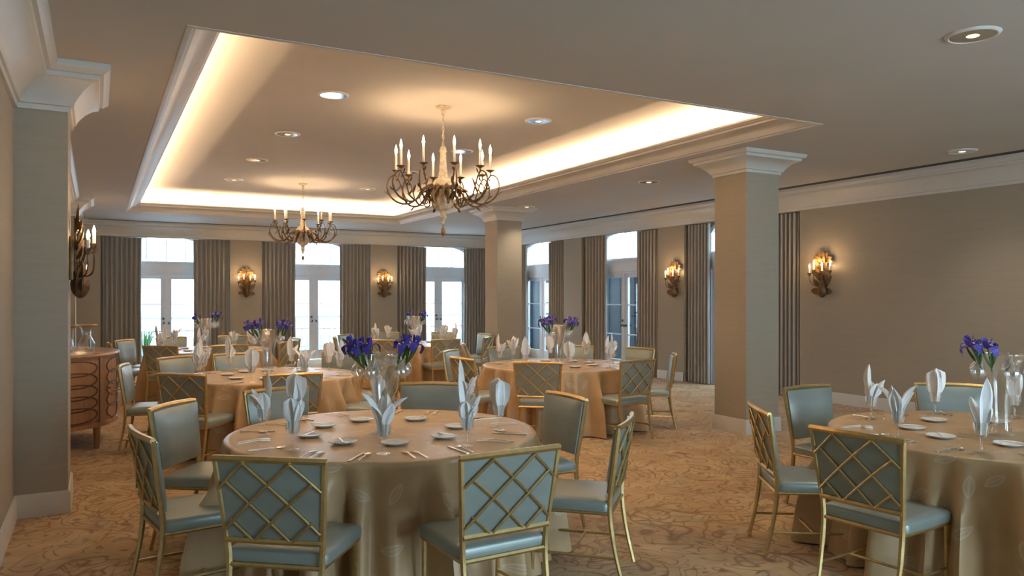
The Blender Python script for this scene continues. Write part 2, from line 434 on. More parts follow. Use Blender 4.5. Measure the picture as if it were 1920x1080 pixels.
# ------------------------------------------------------------------ french doors with arched transoms
def door_parts(n, M4):
    def add(mb, name, m, par, **k): return mb.xf(M4).obj(name, m, par, **k)
    d = bpy.data.objects.new('door_%d' % n, None); C.objects.link(d); struct(d, 'pair of white glazed doors')
    w = DHW
    fr = MB()
    fr.box((-w, 0.02, 0), (-w+.06, .12, 2.20)).box((w-.06, 0.02, 0), (w, .12, 2.20)).box((-w, 0.0, 2.13), (w, .13, 2.40))
    fr.box((-w-.0, -0.015, 2.38), (w, .0, 2.42)).box((-w, -0.012, 2.10), (w, 0.0, 2.14))
    add(fr, 'door_frame', M['doorw'], d, bevel=.004)
    for s in (-1, 1):
        a, b = (-w+.06, -.003) if s < 0 else (.003, w-.06)
        lf = MB(); st = .115
        lf.box((a, .04, .01), (a+st, .085, 2.12)).box((b-st, .04, .01), (b, .085, 2.12)).box((a+st, .04, 2.02), (b-st, .085, 2.12)).box((a+st, .04, .01), (b-st, .085, .25))
        leaf = add(lf, 'door_leaf', M['doorw'], d, bevel=.003)
        if s > 0: add(MB().box((-.025, .03, .01), (.025, .04, 2.12)), 'astragal', M['doorw'], leaf)
        zs = [.25, .79, 1.43, 2.02]
        for z in zs[1:3]: add(MB().box((a+st, .045, z-.011), (b-st, .08, z+.011)), 'muntin', M['doorw'], leaf)
        for z0, z1 in zip(zs[:-1], zs[1:]): add(MB().box((a+st, .06, z0+.005), (b-st, .066, z1-.005)), 'pane', M['pane'], leaf, smooth=0)
        hx = (b - st/2) if s < 0 else (a + st/2)
        add(MB().lathe([(.0,0),(.026,.0),(.026,.008),(.011,.014),(.011,.04),(.027,.05),(.032,.066),(.024,.08),(0,.084)], 14).xf(Matrix.Translation((hx, .04, .99)) @ Matrix.Rotation(rad(90), 4, 'X')), 'door_handle', M['knob'], leaf)
        if s < 0: add(MB().lathe([(0,0),(.028,0),(.028,.012),(.018,.02),(0,.022)], 14).xf(Matrix.Translation((hx, .04, 1.09)) @ Matrix.Rotation(rad(90), 4, 'X')), 'dead_bolt', M['knob'], leaf)
    t = bpy.data.objects.new('window_%d' % n, None); C.objects.link(t); struct(t, 'arched transom window over the doors')
    k = 20
    def arch(hw, zs, zt):
        xs = [-hw + 2*hw*i/k for i in range(k+1)]
        return [(x, zs + (zt-zs)*max(0, 1-(x/hw)**2)**0.6) for x in xs]
    o1 = arch(w, ZS, ZT); i1 = arch(w-.05, ZS-.02, ZT-.05)
    mb = MB(); vs = []
    for v in (.03, .11):
        vs += [(x, v, z) for x, z in o1] + [(x, v, z) for x, z in i1]
    k1 = k+1; fs = []
    for i in range(k):
        fs += [(i, i+1, k1+i+1, k1+i), (2*k1+i, 3*k1+i, 3*k1+i+1, 2*k1+i+1), (k1+i, k1+i+1, 3*k1+i+1, 3*k1+i)]
    mb.add(vs, fs)
    mb.box((-w, .03, 2.40), (-w+.05, .11, ZS)).box((w-.05, .03, 2.40), (w, .11, ZS)).box((-w+.05, .03, 2.40), (w-.05, .11, 2.44))
    add(mb, 'window_frame', M['doorw'], t)
    def zarc(x): return ZS - .02 + (ZT-.05-ZS+.02)*max(0, 1-(x/(w-.05))**2)**0.6
    xs = [-w+.05, -.42, 0, .42, w-.05]
    for x in xs[1:4]: add(MB().box((x-.009, .05, 2.44), (x+.009, .085, zarc(x)+.01)), 'muntin', M['doorw'], t)
    for a, b in zip(xs[:-1], xs[1:]):
        pts = [a + (b-a)*i/6 for i in range(7)]
        poly = [(a, 2.44), (b, 2.44)] + [(x, zarc(x)) for x in pts[::-1]]
        m = len(poly)
        g = MB().add([(x, .066, z) for x, z in poly] + [(x, .072, z) for x, z in poly], [tuple(range(m)), tuple(range(m, 2*m))[::-1]] + [(i, (i+1) % m, m+(i+1) % m, m+i) for i in range(m)])
        add(g, 'pane', M['pane'], t, smooth=0)
    return d
for i, c in enumerate(NICHE_B): door_parts(i+1, Matrix.Translation((c, Y1+DEP_B, 0)))
for i, c in enumerate(NICHE_R): door_parts(i+4, Matrix(((0,1,0,X1+DEP_R),(-1,0,0,c),(0,0,1,0),(0,0,0,1))))
for i, c in enumerate(FRONT_WIN):
    t = bpy.data.objects.new('window_%d' % (i+7), None); C.objects.link(t); struct(t, 'tall window behind the viewer')
    mb = MB()
    for x in (c-1.0, c-.03, c+.94): mb.box((x, Y0-.14, 0), (x+.06, Y0-.06, 2.9))
    for z in (0, .9, 1.9, 2.84): mb.box((c-1, Y0-.13, z), (c+1, Y0-.07, z+.06))
    mb.obj('window_frame', M['doorw'], t, smooth=0)

# ------------------------------------------------------------------ outside
ter = MB().box((-6, Y1+.55, -.25), (18, Y1+5.0, -.05)).obj('terrace', M['terrace'], smooth=0); struct(ter, 'pale terrace outside the far doors')
rl = thing('balcony_railing', 'blue-grey balcony railing with slim balusters outside the far doors', 'railing', (0, Y1+4.2, -.05))
MB().box((-5, -.03, 1.02), (17, .05, 1.08)).obj('top_rail', M['rail'], rl, smooth=0)
MB().box((-5, -.02, .12), (17, .02, .16)).obj('bottom_rail', M['rail'], rl, smooth=0)
bal = MB().box((-.012, -.012, .0), (.012, .012, 1.03)).mesh('baluster', M['rail'], smooth=0)
for i in range(100):
    o = link(bpy.data.objects.new('baluster', bal), rl); o.location = (-3.2+.17*i, 0, 0)
pw = MB().box((-6, Y1+4.4, -.25), (18, Y1+4.55, .42)).obj('parapet', M['terrace'], smooth=0); struct(pw, 'low pale parapet beyond the railing')
aw = thing('awning_frame', 'slim slanting awning struts seen through the transoms', 'awning', (0, Y1+1.0, 0))
for c in NICHE_B:
    MB().tube([(c+.62, -.3, 3.25), (c+.42, .35, 2.3)], .010, 6).obj('strut', M['rail'], aw)
    MB().tube([(c+.42, .35, 2.3), (c+.42, .35, 0), (c+.42, .35, -.05)], .012, 6).obj('post', M['rail'], aw)
pl = thing('potted_grass', 'tufted green plant in a glazed pot outside the far left door', 'plant', (1.02, Y1+1.3, -.05))
MB().lathe([(0,0),(.15,0),(.21,.38),(.22,.42),(.19,.42),(.17,.36),(0,.35)], 18).obj('pot', M['pot'], pl)
rnd = random.Random(4); gb = MB()
for i in range(60):
    a = rnd.uniform(0, 2*PI); le = rnd.uniform(.35, .6); sp = rnd.uniform(.05, .3)
    pts = [(.08*math.cos(a), .08*math.sin(a), .36), ((.08+sp*.4)*math.cos(a), (.08+sp*.4)*math.sin(a), .36+le*.7), ((.08+sp)*math.cos(a), (.08+sp)*math.sin(a), .36+le)]
    gb.tube(pts, [.008, .007, .001], 4)
g = gb.obj('foliage', M['green'], pl); g['kind'] = 'stuff'
lg = MB().box((X1+.35, 4, -.25), (X1+4.5, 21, -.05)).obj('side_terrace', M['terrace'], smooth=0); struct(lg, 'terrace outside the right-hand doors')
hd = MB(); rnd = random.Random(9)  # dark mass made up so the lower panes of these doors look dark
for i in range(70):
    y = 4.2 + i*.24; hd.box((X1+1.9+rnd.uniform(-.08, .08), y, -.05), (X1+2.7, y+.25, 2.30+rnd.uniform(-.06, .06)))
hg = hd.obj('backdrop', M['backdrop'], smooth=0); hg['kind'] = 'stuff'; tag(hg, 'added dark hedge outside the right-hand doors', 'backdrop')

# ------------------------------------------------------------------ curtains
def curtain_mesh(w, h, n, seed):
    r = random.Random(seed); N = n*8; ph = [r.uniform(-.35, .35) for _ in range(n+1)]; am = [r.uniform(.75, 1.2) for _ in range(n+1)]
    zs = [0, .12, .5, .9, .96, 1.0]
    def prof(t, s):
        k = t*n; i = min(int(k), n-1); f = k-i
        p = ph[i]*(1-f) + ph[i+1]*f; a = am[i]*(1-f) + am[i+1]*f
        y = math.sin(2*PI*k + p*(1-s)) ; y = math.copysign(abs(y)**0.85, y)
        return (t-.5)*w*(1-.03*math.sin(PI*s)), .052*a*y*(1.0 - .2*s)
    F = []; B = []
    for s in zs:
        row = [prof(j/N, s) for j in range(N+1)]
        F.append([(x, y-.004, s*h) for x, y in row]); B.append([(x, y+.004, s*h) for x, y in row])
    mb = MB().grid(F).grid(B); m = N+1; off = len(zs)*m; fs = []
    for j in range(N):
        fs.append((j, off+j, off+j+1, j+1)); q = (len(zs)-1)*m; fs.append((q+j, q+j+1, off+q+j+1, off+q+j))
    for i in range(len(zs)-1):
        fs.append((i*m, (i+1)*m, off+(i+1)*m, off+i*m)); fs.append((i*m+N, off+i*m+N, off+(i+1)*m+N, (i+1)*m+N))
    mb.f += fs
    return mb
DB = ['far left doors', 'far middle doors', 'far right doors']
for i, (a, b) in enumerate([(.12, .915), (2.0, 2.79), (3.57, 4.375), (5.48, 6.24), (7.03, 7.86), (8.975, 9.68)]):
    o = curtain_mesh(b-a, 2.93, 8, 20+i).obj('curtain', M['curtain'], smooth=60)
    o.location = ((a+b)/2, Y1+.09, .015)
    tag(o, 'pleated taupe curtain hanging %s of the %s' % (('left', 'right')[i % 2], DB[i//2]), 'curtain', 'curtains of the far wall')
DR = ['right-wall doors nearest the corner', 'middle doors of the right wall', 'right-wall doors behind the near pillar']
for i, (a, b) in enumerate([(17.35, 18.16), (15.54, 16.28), (13.80, 14.68), (12.04, 12.74), (10.60, 11.20), (8.55, 9.16)]):
    o = curtain_mesh(b-a, 2.93, 7, 40+i).obj('curtain', M['curtain'], smooth=60)
    o.location = (X1+.06, (a+b)/2, .015); o.rotation_euler = (0, 0, rad(-90))
    tag(o, 'pleated taupe curtain hanging %s of the %s' % (('left', 'right')[i % 2], DR[i//2]), 'curtain', 'curtains of the right wall')

# ------------------------------------------------------------------ recessed ceiling lights
def make_downlight():
    t = thing('ceiling_downlight', 'x', 'light')
    MB().lathe([(.132,-.001),(.132,-.010),(.140,-.016),(.154,-.011),(.163,-.001)], 30).obj('trim_ring', M['whiterim'], t)
    MB().lathe([(.133,-.012),(.105,-.007),(.075,-.004),(.0,-.003)], 30).obj('reflector', M['chrome'], t, fix=False)
    MB().lathe([(0,-.018),(.032,-.016),(.046,-.009),(.049,-.003)], 18).obj('lamp_glass', M['lens'], t)
    l = bpy.data.lights.new('lamp', 'SPOT'); l.energy = 44; l.color = (1, .84, .64); l.spot_size = rad(105); l.spot_blend = .9; l.shadow_soft_size = .05
    lo = link(bpy.data.objects.new('lamp', l), t); lo.location = (0, 0, -.03)
    return t
order = ['nearest', 'second', 'third', 'fourth', 'fifth', 'farthest']
for r, (x, side) in enumerate(((2.165, 'left'), (4.63, 'right'))):
    for k, y in enumerate((5.72, 7.9, 10.07, 12.2, 14.45, 16.7)):
        place('down', make_downlight, (x, y, TZ), 0, 'round recessed light, %s of the %s row in the lit ceiling tray' % (order[k], side))['group'] = 'recessed lights in the tray'
for (x, y), lb in zip([(4.96, 2.94), (8.8, 5.34), (7.12, 8.95), (7.08, 12.51), (8.79, 16.31)],
        ['large round recessed light in the ceiling above the right-hand table', 'round recessed light in the ceiling near the bare right wall', 'round recessed light in the ceiling behind the near pillar capital',
         'round recessed light in the ceiling in front of the far pillar', 'round recessed light in the ceiling by the far right corner']):
    place('down', make_downlight, (x, y, CEIL), 0, lb)['group'] = 'recessed lights outside the tray'

# ------------------------------------------------------------------ chandeliers
def spline(pts, n=6):
    # Catmull-Rom through the points
    P = [Vector(p) for p in pts]; P = [2*P[0]-P[1]] + P + [2*P[-1]-P[-2]]; out = []
    for i in range(1, len(P)-2):
        a, b, c, d = P[i-1:i+3]
        for k in range(n):
            t = k/n
            out.append(0.5*((2*b) + (c-a)*t + (2*a-5*b+4*c-d)*t*t + (3*b-a-3*c+d)*t**3))
    out.append(P[-2]); return out
def leaf(mb, p0, p1, width, bend=(0,0,0), n=6, fold=0.3, thick=0.004, side=None):
    # a pointed leaf from p0 to p1: two curved halves with a raised midrib, closed
    p0 = Vector(p0); p1 = Vector(p1); bd = Vector(bend); d = (p1-p0)
    sd = Vector(side) if side else d.cross(Vector((0,0,1)))
    if sd.length < 1e-4: sd = Vector((1,0,0))
    sd.normalize(); nm = sd.cross(d).normalized()
    F = []; B = []
    for i in range(n+1):
        t = i/n; c = p0 + d*t + bd*(4*t*(1-t)*.5 + t*t*.5)
        w = width*(math.sin(PI*min(1, t*0.92+0.08))**0.8)*0.5 + 0.0008
        F.append([c - sd*w - nm*fold*w, c + nm*thick*.5, c + sd*w - nm*fold*w])
        B.append([c - sd*w - nm*(fold*w+thick*.3), c - nm*thick*.5, c + sd*w - nm*(fold*w+thick*.3)])
    mb.grid(F); k = len(mb.v); mb.grid([r[::-1] for r in B])
    return mb
def make_chandelier():
    t = thing('chandelier', 'x', 'chandelier')
    MB().lathe([(.0,.0),(.085,.0),(.085,-.012),(.06,-.025),(.025,-.035),(.02,-.09),(.0,-.10)][::-1], 22).obj('canopy', M['cream'], t)
    ch = MB()
    for i in range(9):
        z = -.10 - i*.043; pts = []
        for k in range(10):
            a = 2*PI*k/10; u = .011*math.cos(a); w = .028*math.sin(a)
            pts.append((u, 0, z-.02+w) if i % 2 else (0, u, z-.02+w))
        ch.tube(pts, .0042, 5, closed=True)
    ch.obj('chain', M['cream'], t)
    MB().lathe([(0,-.43),(.02,-.435),(.03,-.45),(.036,-.462),(.03,-.475),(.042,-.49),(.036,-.505),(.028,-.515),(.0,-.52)][::-1], 18).obj('crown_collar', M['cream'], t)
    MB().lathe([(0,-.515),(.030,-.515),(.033,-.55),(.036,-.62),(.042,-.70),(.052,-.77),(.060,-.80),(0,-.80)][::-1], 32, lobes=8, lobe=.10).obj('fluted_column', M['cream'], t)
    MB().lathe([(0,-.79),(.06,-.795),(.092,-.81),(.115,-.84),(.122,-.87),(.118,-.885),(0,-.885)][::-1], 26).obj('dome', M['cream'], t)
    MB().lathe([(0,-.88),(.125,-.882),(.130,-.895),(.125,-.915),(.116,-.92),(0,-.92)][::-1], 26).obj('gilt_band', M['gilt'], t)
    MB().lathe([(0,-.915),(.114,-.918),(.120,-.95),(.120,-1.0),(.116,-1.05),(.104,-1.095),(.078,-1.13),(.042,-1.148),(0,-1.15)][::-1], 40, lobes=10, lobe=.045).obj('urn', M['cream'], t)
    MB().lathe([(0,-1.145),(.040,-1.15),(.044,-1.165),(.03,-1.18),(.034,-1.20),(.042,-1.225),(.03,-1.25),(.014,-1.27),(.022,-1.285),(.012,-1.30),(0,-1.302)][::-1], 16).obj('spool', M['cream'], t)
    MB().lathe([(0,-1.295),(.008,-1.30),(.006,-1.335),(.02,-1.35),(.026,-1.375),(.024,-1.40),(.012,-1.415),(.006,-1.43),(0,-1.432)][::-1], 14).obj('drop_finial', M['gilt'], t)
    arm = MB()
    arm.tube(spline([(.10,0,-.90),(.16,0,-.875),(.23,0,-.92),(.30,0,-1.02),(.39,0,-1.072),(.50,0,-1.055),(.585,0,-.985),(.62,0,-.885),(.595,0,-.79),(.54,0,-.755),(.505,0,-.79),(.515,0,-.82)], 4),
             [.013]*8 + [.011]*20 + [.008]*17, 6)
    arm.tube(spline([(.36,0,-1.06),(.42,0,-1.0),(.455,0,-.90),(.49,0,-.81),(.52,0,-.76),(.52,0,-.72)], 4), .008, 6)
    arm.tube(spline([(.30,0,-1.01),(.27,0,-1.08),(.21,0,-1.085),(.19,0,-1.03),(.225,0,-1.0)], 4), .007, 6)
    for p0, p1, w, b in [((.10,0,-.89),(.27,0,-.95),.075,(0,0,.05)), ((.16,.012,-.88),(.28,.05,-.96),.05,(0,0,.03)), ((.16,-.012,-.88),(.28,-.05,-.96),.05,(0,0,.03)),
                         ((.13,0,-.92),(.20,0,-1.06),.05,(.03,0,0)), ((.34,0,-1.06),(.45,0,-1.0),.035,(0,0,.02)), ((.455,0,-.92),(.40,0,-.83),.035,(.02,0,.02)), ((.47,0,-.87),(.53,0,-.92),.03,(0,0,-.02)),
                         ((.50,0,-.78),(.475,0,-.72),.028,(0,0,0)), ((.44,0,-1.07),(.50,0,-1.12),.03,(0,0,0)), ((.60,0,-.97),(.655,0,-.93),.03,(0,0,0))]:
        leaf(arm, p0, p1, w, b)
    am = arm.mesh('arm', M['bronze'], weld=False, fix=True)
    bm_ = MB().lathe([(0,-.728),(.02,-.724),(.03,-.715),(.046,-.708),(.048,-.702),(.03,-.70),(0,-.699)], 16, (.52,0,0)).mesh('bobeche', M['gilt'])
    cn = MB().lathe([(0,-.70),(.0135,-.70),(.0135,-.535),(.010,-.53),(0,-.53)], 12, (.52,0,0)).mesh('candle', M['candle'])
    bu = MB().lathe([(0,-.53),(.008,-.53),(.013,-.505),(.0155,-.485),(.012,-.46),(.006,-.435),(.0,-.415)], 12, (.52,0,0)).mesh('bulb', M['bulb'])
    for k in range(10):
        a = rad(-28.404 + 36*k)
        o = link(bpy.data.objects.new('arm', am), t); o.rotation_euler = (0, 0, a)
        for nm, me in (('bobeche', bm_), ('candle', cn), ('bulb', bu)):
            link(bpy.data.objects.new(nm, me), o)
        l = bpy.data.lights.new('bulb_light', 'POINT'); l.energy = 6.0; l.color = (1, .68, .38); l.shadow_soft_size = .02
        lo = link(bpy.data.objects.new('bulb_light', l), o); lo.location = (.52, 0, -.47)
    return t
place('chand', make_chandelier, (3.37, 7.83, TZ), 0, 'ten-candle gilt chandelier with cream urn body, nearer and larger')['group'] = 'chandeliers under the tray'
place('chand', make_chandelier, (3.37, 14.38, TZ), 0, 'ten-candle gilt chandelier with cream urn body, hanging farther back')['group'] = 'chandeliers under the tray'

# ------------------------------------------------------------------ wall sconces (local -y points into the room)
def make_sconce():
    t = thing('wall_sconce', 'x', 'sconce')
    MB().lathe([(0,-.36),(.02,-.355),(.045,-.33),(.062,-.29),(.066,-.25),(.055,-.20),(.04,-.15),(.03,-.10),(0,-.09)], 14, (0,-.075,0), lobes=7, lobe=.06).obj('bud_cup', M['bronze'], t)
    st = MB()
    for x0, x1 in ((-.02,-.05),(0,0),(.02,.05),(-.012,.02),(.012,-.025)):
        st.tube([(x0,-.05,-.2),(x0*.8,-.045,.0),(x1,-.04,.26)], [.013,.012,.004], 6)
    st.obj('stem_bundle', M['bronze'], t)
    MB().box((-.035,-.03,-.22),(.035,0,.12)).obj('back_plate', M['gilt'], t, bevel=.008)
    lv = [((-.03,-.06,-.25),(-.20,-.09,-.24),.075,(0,0,-.02)), ((.03,-.06,-.25),(.20,-.09,-.26),.075,(0,0,-.02)),
          ((-.03,-.06,-.2),(-.16,-.08,-.06),.06,(0,-.02,-.02)), ((.03,-.06,-.2),(.19,-.08,-.02),.065,(0,-.02,-.02)),
          ((-.04,-.05,-.05),(-.19,-.08,.02),.055,(0,-.02,.03)), ((.04,-.05,.0),(.19,-.09,.07),.07,(0,-.02,.03)),
          ((-.03,-.04,.03),(-.17,-.06,.05),.075,(0,0,.05)), ((-.03,-.04,.15),(-.17,-.07,.24),.06,(0,0,.05)), ((.03,-.04,.15),(.17,-.07,.22),.06,(0,0,.05)),
          ((0,-.04,.2),(-.11,-.06,.32),.055,(0,0,.03)), ((0,-.04,.2),(.10,-.06,.30),.06,(0,0,.03)), ((0,-.04,.2),(-.01,-.05,.38),.06,(0,-.02,0)), ((0,-.05,.12),(.05,-.08,.28),.05,(0,-.02,0)), ((0,-.05,.12),(-.06,-.08,.27),.05,(0,-.02,0)),
          ((-.05,-.05,.18),(-.20,-.09,.17),.045,(0,0,.04)), ((.05,-.05,.18),(.20,-.09,.15),.045,(0,0,.04)), ((-.02,-.05,.05),(-.10,-.09,.20),.045,(0,-.02,0)), ((.02,-.05,.05),(.11,-.09,.18),.045,(0,-.02,0)),
          ((-.02,-.06,-.12),(-.09,-.10,.03),.05,(0,-.02,0)), ((.02,-.06,-.12),(.10,-.10,.02),.05,(0,-.02,0)), ((0,-.08,-.12),(.01,-.11,.08),.05,(0,-.02,0))]
    for i, (a, b, w, bd) in enumerate(lv):
        leaf(MB(), a, b, w*1.35, bd, side=(b[2]-a[2], 0, a[0]-b[0]), fold=-.25).obj('leaf', M['gilt'] if i > 5 else M['bronze'], t)
    for x, y, z in ((-.19,-.13,.0), (-.075,-.17,.045), (.07,-.17,.02), (.185,-.13,.03)):
        a = MB().tube(spline([(x*.15,-.08,-.2),(x*.7,y*.9,-.17),(x,y,-.09),(x,y,z-.02)], 4), .006, 6)
        a.lathe([(0,-.03),(.012,-.028),(.022,-.005),(.026,.02),(.018,.012),(0,.01)], 10, (x,y,z), lobes=5, lobe=.2)
        o = a.obj('candle_arm', M['bronze'], t)
        MB().lathe([(0,.0),(.013,.0),(.013,.085),(0,.087)], 10, (x,y,z)).obj('candle', M['candle'], o)
        MB().lathe([(0,.085),(.007,.087),(.0115,.103),(.013,.118),(.009,.138),(.003,.156),(0,.162)], 10, (x,y,z)).obj('bulb', M['bulb'], o)
    for x in (-.12, .12):
        l = bpy.data.lights.new('bulb_light', 'POINT'); l.energy = 2.4; l.color = (1, .64, .33); l.shadow_soft_size = .07
        lo = link(bpy.data.objects.new('bulb_light', l), t); lo.location = (x, -.19, .17)
    return t
for loc, rz, lb in [((3.17, Y1, 1.95), 0, 'leafy gilt candle sconce between the far left and middle doors'), ((6.62, Y1, 1.95), 0, 'leafy gilt candle sconce between the far middle and right doors'),
                    ((X1, 11.43, 1.95), rad(-90), 'leafy gilt candle sconce left of the near pillar'), ((X1, 8.03, 1.95), rad(-90), 'leafy gilt candle sconce on the bare right wall'),
                    ((P1[2], 6.86, 1.95), rad(90), 'leafy gilt candle sconce on the near left pier, seen edge-on'), ((P2[2], 15.22, 1.95), rad(90), 'leafy gilt candle sconce on the far left pier, seen edge-on')]:
    place('sconce', make_sconce, loc, rz, lb)['group'] = 'candle sconces'

# ------------------------------------------------------------------ half-round sideboard
SBY, SA, SBB, SBZ = 9.745, 0.85, 0.70, 1.005
sb = thing('sideboard', 'half-round satinwood sideboard with looped oval inlay against the left wall', 'sideboard', (X0+.022, SBY, 0))
def el(th, k=1.0, dz=0): return (SBB*k*math.sin(th), -SA*k*math.cos(th))
def half(k, z0, z1, n=36): return MB().prism([el(PI*i/n, k) for i in range(n+1)], z0, z1)
half(.985, .235, .965).obj('carcass', M['satin'], sb)
top = MB(); n = 40
top.grid([[(*el(PI*i/n, k), z) for i in range(n+1)] for k, z in ((.97,.962),(1.035,.968),(1.045,.985),(1.035,1.002),(1.02,1.005))]); m = n+1
top.f.append(tuple(4*m+i for i in range(m))); top.f.append(tuple(range(m))[::-1])
top.obj('top_slab', M['satin'], sb)
MB().grid([[(*el(PI*i/n, k), z) for i in range(n+1)] for k, z in ((.985,.235),(1.012,.237),(1.012,.275),(.985,.285))]).obj('base_moulding', M['satin'], sb)
def panel(t0, t1, nm):
    k = 12; rows = [[(*el(rad(t0+(t1-t0)*i/k), kk), z) for i in range(k+1)] for kk, z in ((.984,.30),(1.0,.302),(1.0,.938),(.984,.94))]
    p = MB().grid(rows).obj(nm, M['satin'], sb)
    tc = (t0+t1)/2; th = (t1-t0)/2*.92
    for r in range(5):
        zc = .38 + r*.12
        pts = []
        for q in range(28):
            a = 2*PI*q/28; pts.append((*el(rad(tc + th*math.cos(a)), 1.002), zc + .078*math.sin(a)))
        MB().tube(pts, .0075, 5, closed=True).obj('oval_inlay', M['inlay'], p)
    return p
panel(5, 48, 'side_panel'); d1 = panel(57, 89, 'cabinet_door'); d2 = panel(91, 123, 'cabinet_door'); panel(132, 175, 'side_panel')
for p, th in ((d1, 59), (d2, 121)):
    x, y = el(rad(th), 1.0); MB().lathe([(0,0),(.008,0),(.008,.02),(.017,.028),(.012,.04),(0,.043)], 12).xf(Matrix.Translation((x-.005, y, .63)) @ Matrix.Rotation(rad(90), 4, 'Y')).obj('knob', M['goldrim'], p)
for th in (52.5, 127.5):
    rows = [[(*el(rad(th-3.6+7.2*i/4), kk), z) for i in range(5)] for kk, z in ((.984,.235),(1.012,.236),(1.012,.964),(.984,.965))]
    MB().grid(rows).obj('stile', M['satin'], sb)
for th in (8, 50, 130, 172):
    x, y = el(rad(th), .94); MB().lathe([(.020,0),(.026,.02),(.038,.24)], 8, (x, y, 0)).obj('leg', M['satin'], sb)
# things on the sideboard
bk = thing('ice_bucket', 'glass wine cooler with amber gold rim on the sideboard', 'bucket', (-.30, 9.93, SBZ))
MB().lathe([(0,.0),(.075,.0),(.085,.03),(.07,.09),(.078,.18),(.10,.255),(.094,.255),(.07,.18),(.062,.09),(.075,.035),(0,.02)], 24).obj('bowl', M['glass'], bk)
MB().lathe([(.09,.250),(.112,.258),(.122,.268),(.118,.272),(.09,.262)], 24).obj('rim', M['goldrim'], bk)
bt = MB().lathe([(0,0),(.034,0),(.036,.02),(.036,.17),(.028,.20),(.014,.235),(.0135,.30),(.016,.305),(.016,.315),(0,.318)], 18).obj('wine_bottle', M['bottle'])
bt.location = (-.265, 9.93, SBZ+.035); bt.rotation_euler = (0, rad(-16), 0); tag(bt, 'dark wine bottle leaning in the glass cooler', 'bottle')
hv = thing('hurricane_vase', 'bulbous glass hurricane vase with wide amber rim on the sideboard', 'vase', (-.10, 10.08, SBZ))
MB().lathe([(0,.0),(.06,.0),(.085,.03),(.09,.06),(.065,.11),(.045,.15),(.05,.22),(.075,.265),(.07,.265),(.044,.22),(.038,.15),(.058,.11),(.08,.06),(.07,.03),(0,.015)], 24).obj('body', M['glass'], hv)
MB().lathe([(.07,.258),(.105,.265),(.118,.272),(.114,.277),(.07,.268)], 24).obj('rim', M['goldrim'], hv)
gt = MB().lathe([(0,0),(.03,0),(.033,.02),(.037,.12),(.034,.12),(.029,.022),(0,.012)], 16)
for (x, y), lb in zip(((-.27, 9.72), (-.05, 9.86)), ('clear tumbler before the glass wine cooler', 'clear tumbler before the hurricane vase')):
    o = gt.obj('tumbler', M['glass']) if (x, y) == (-.27, 9.72) else link(o.copy())
    o.location = (x, y, SBZ); tag(o, lb, 'glass', 'tumblers on the sideboard')

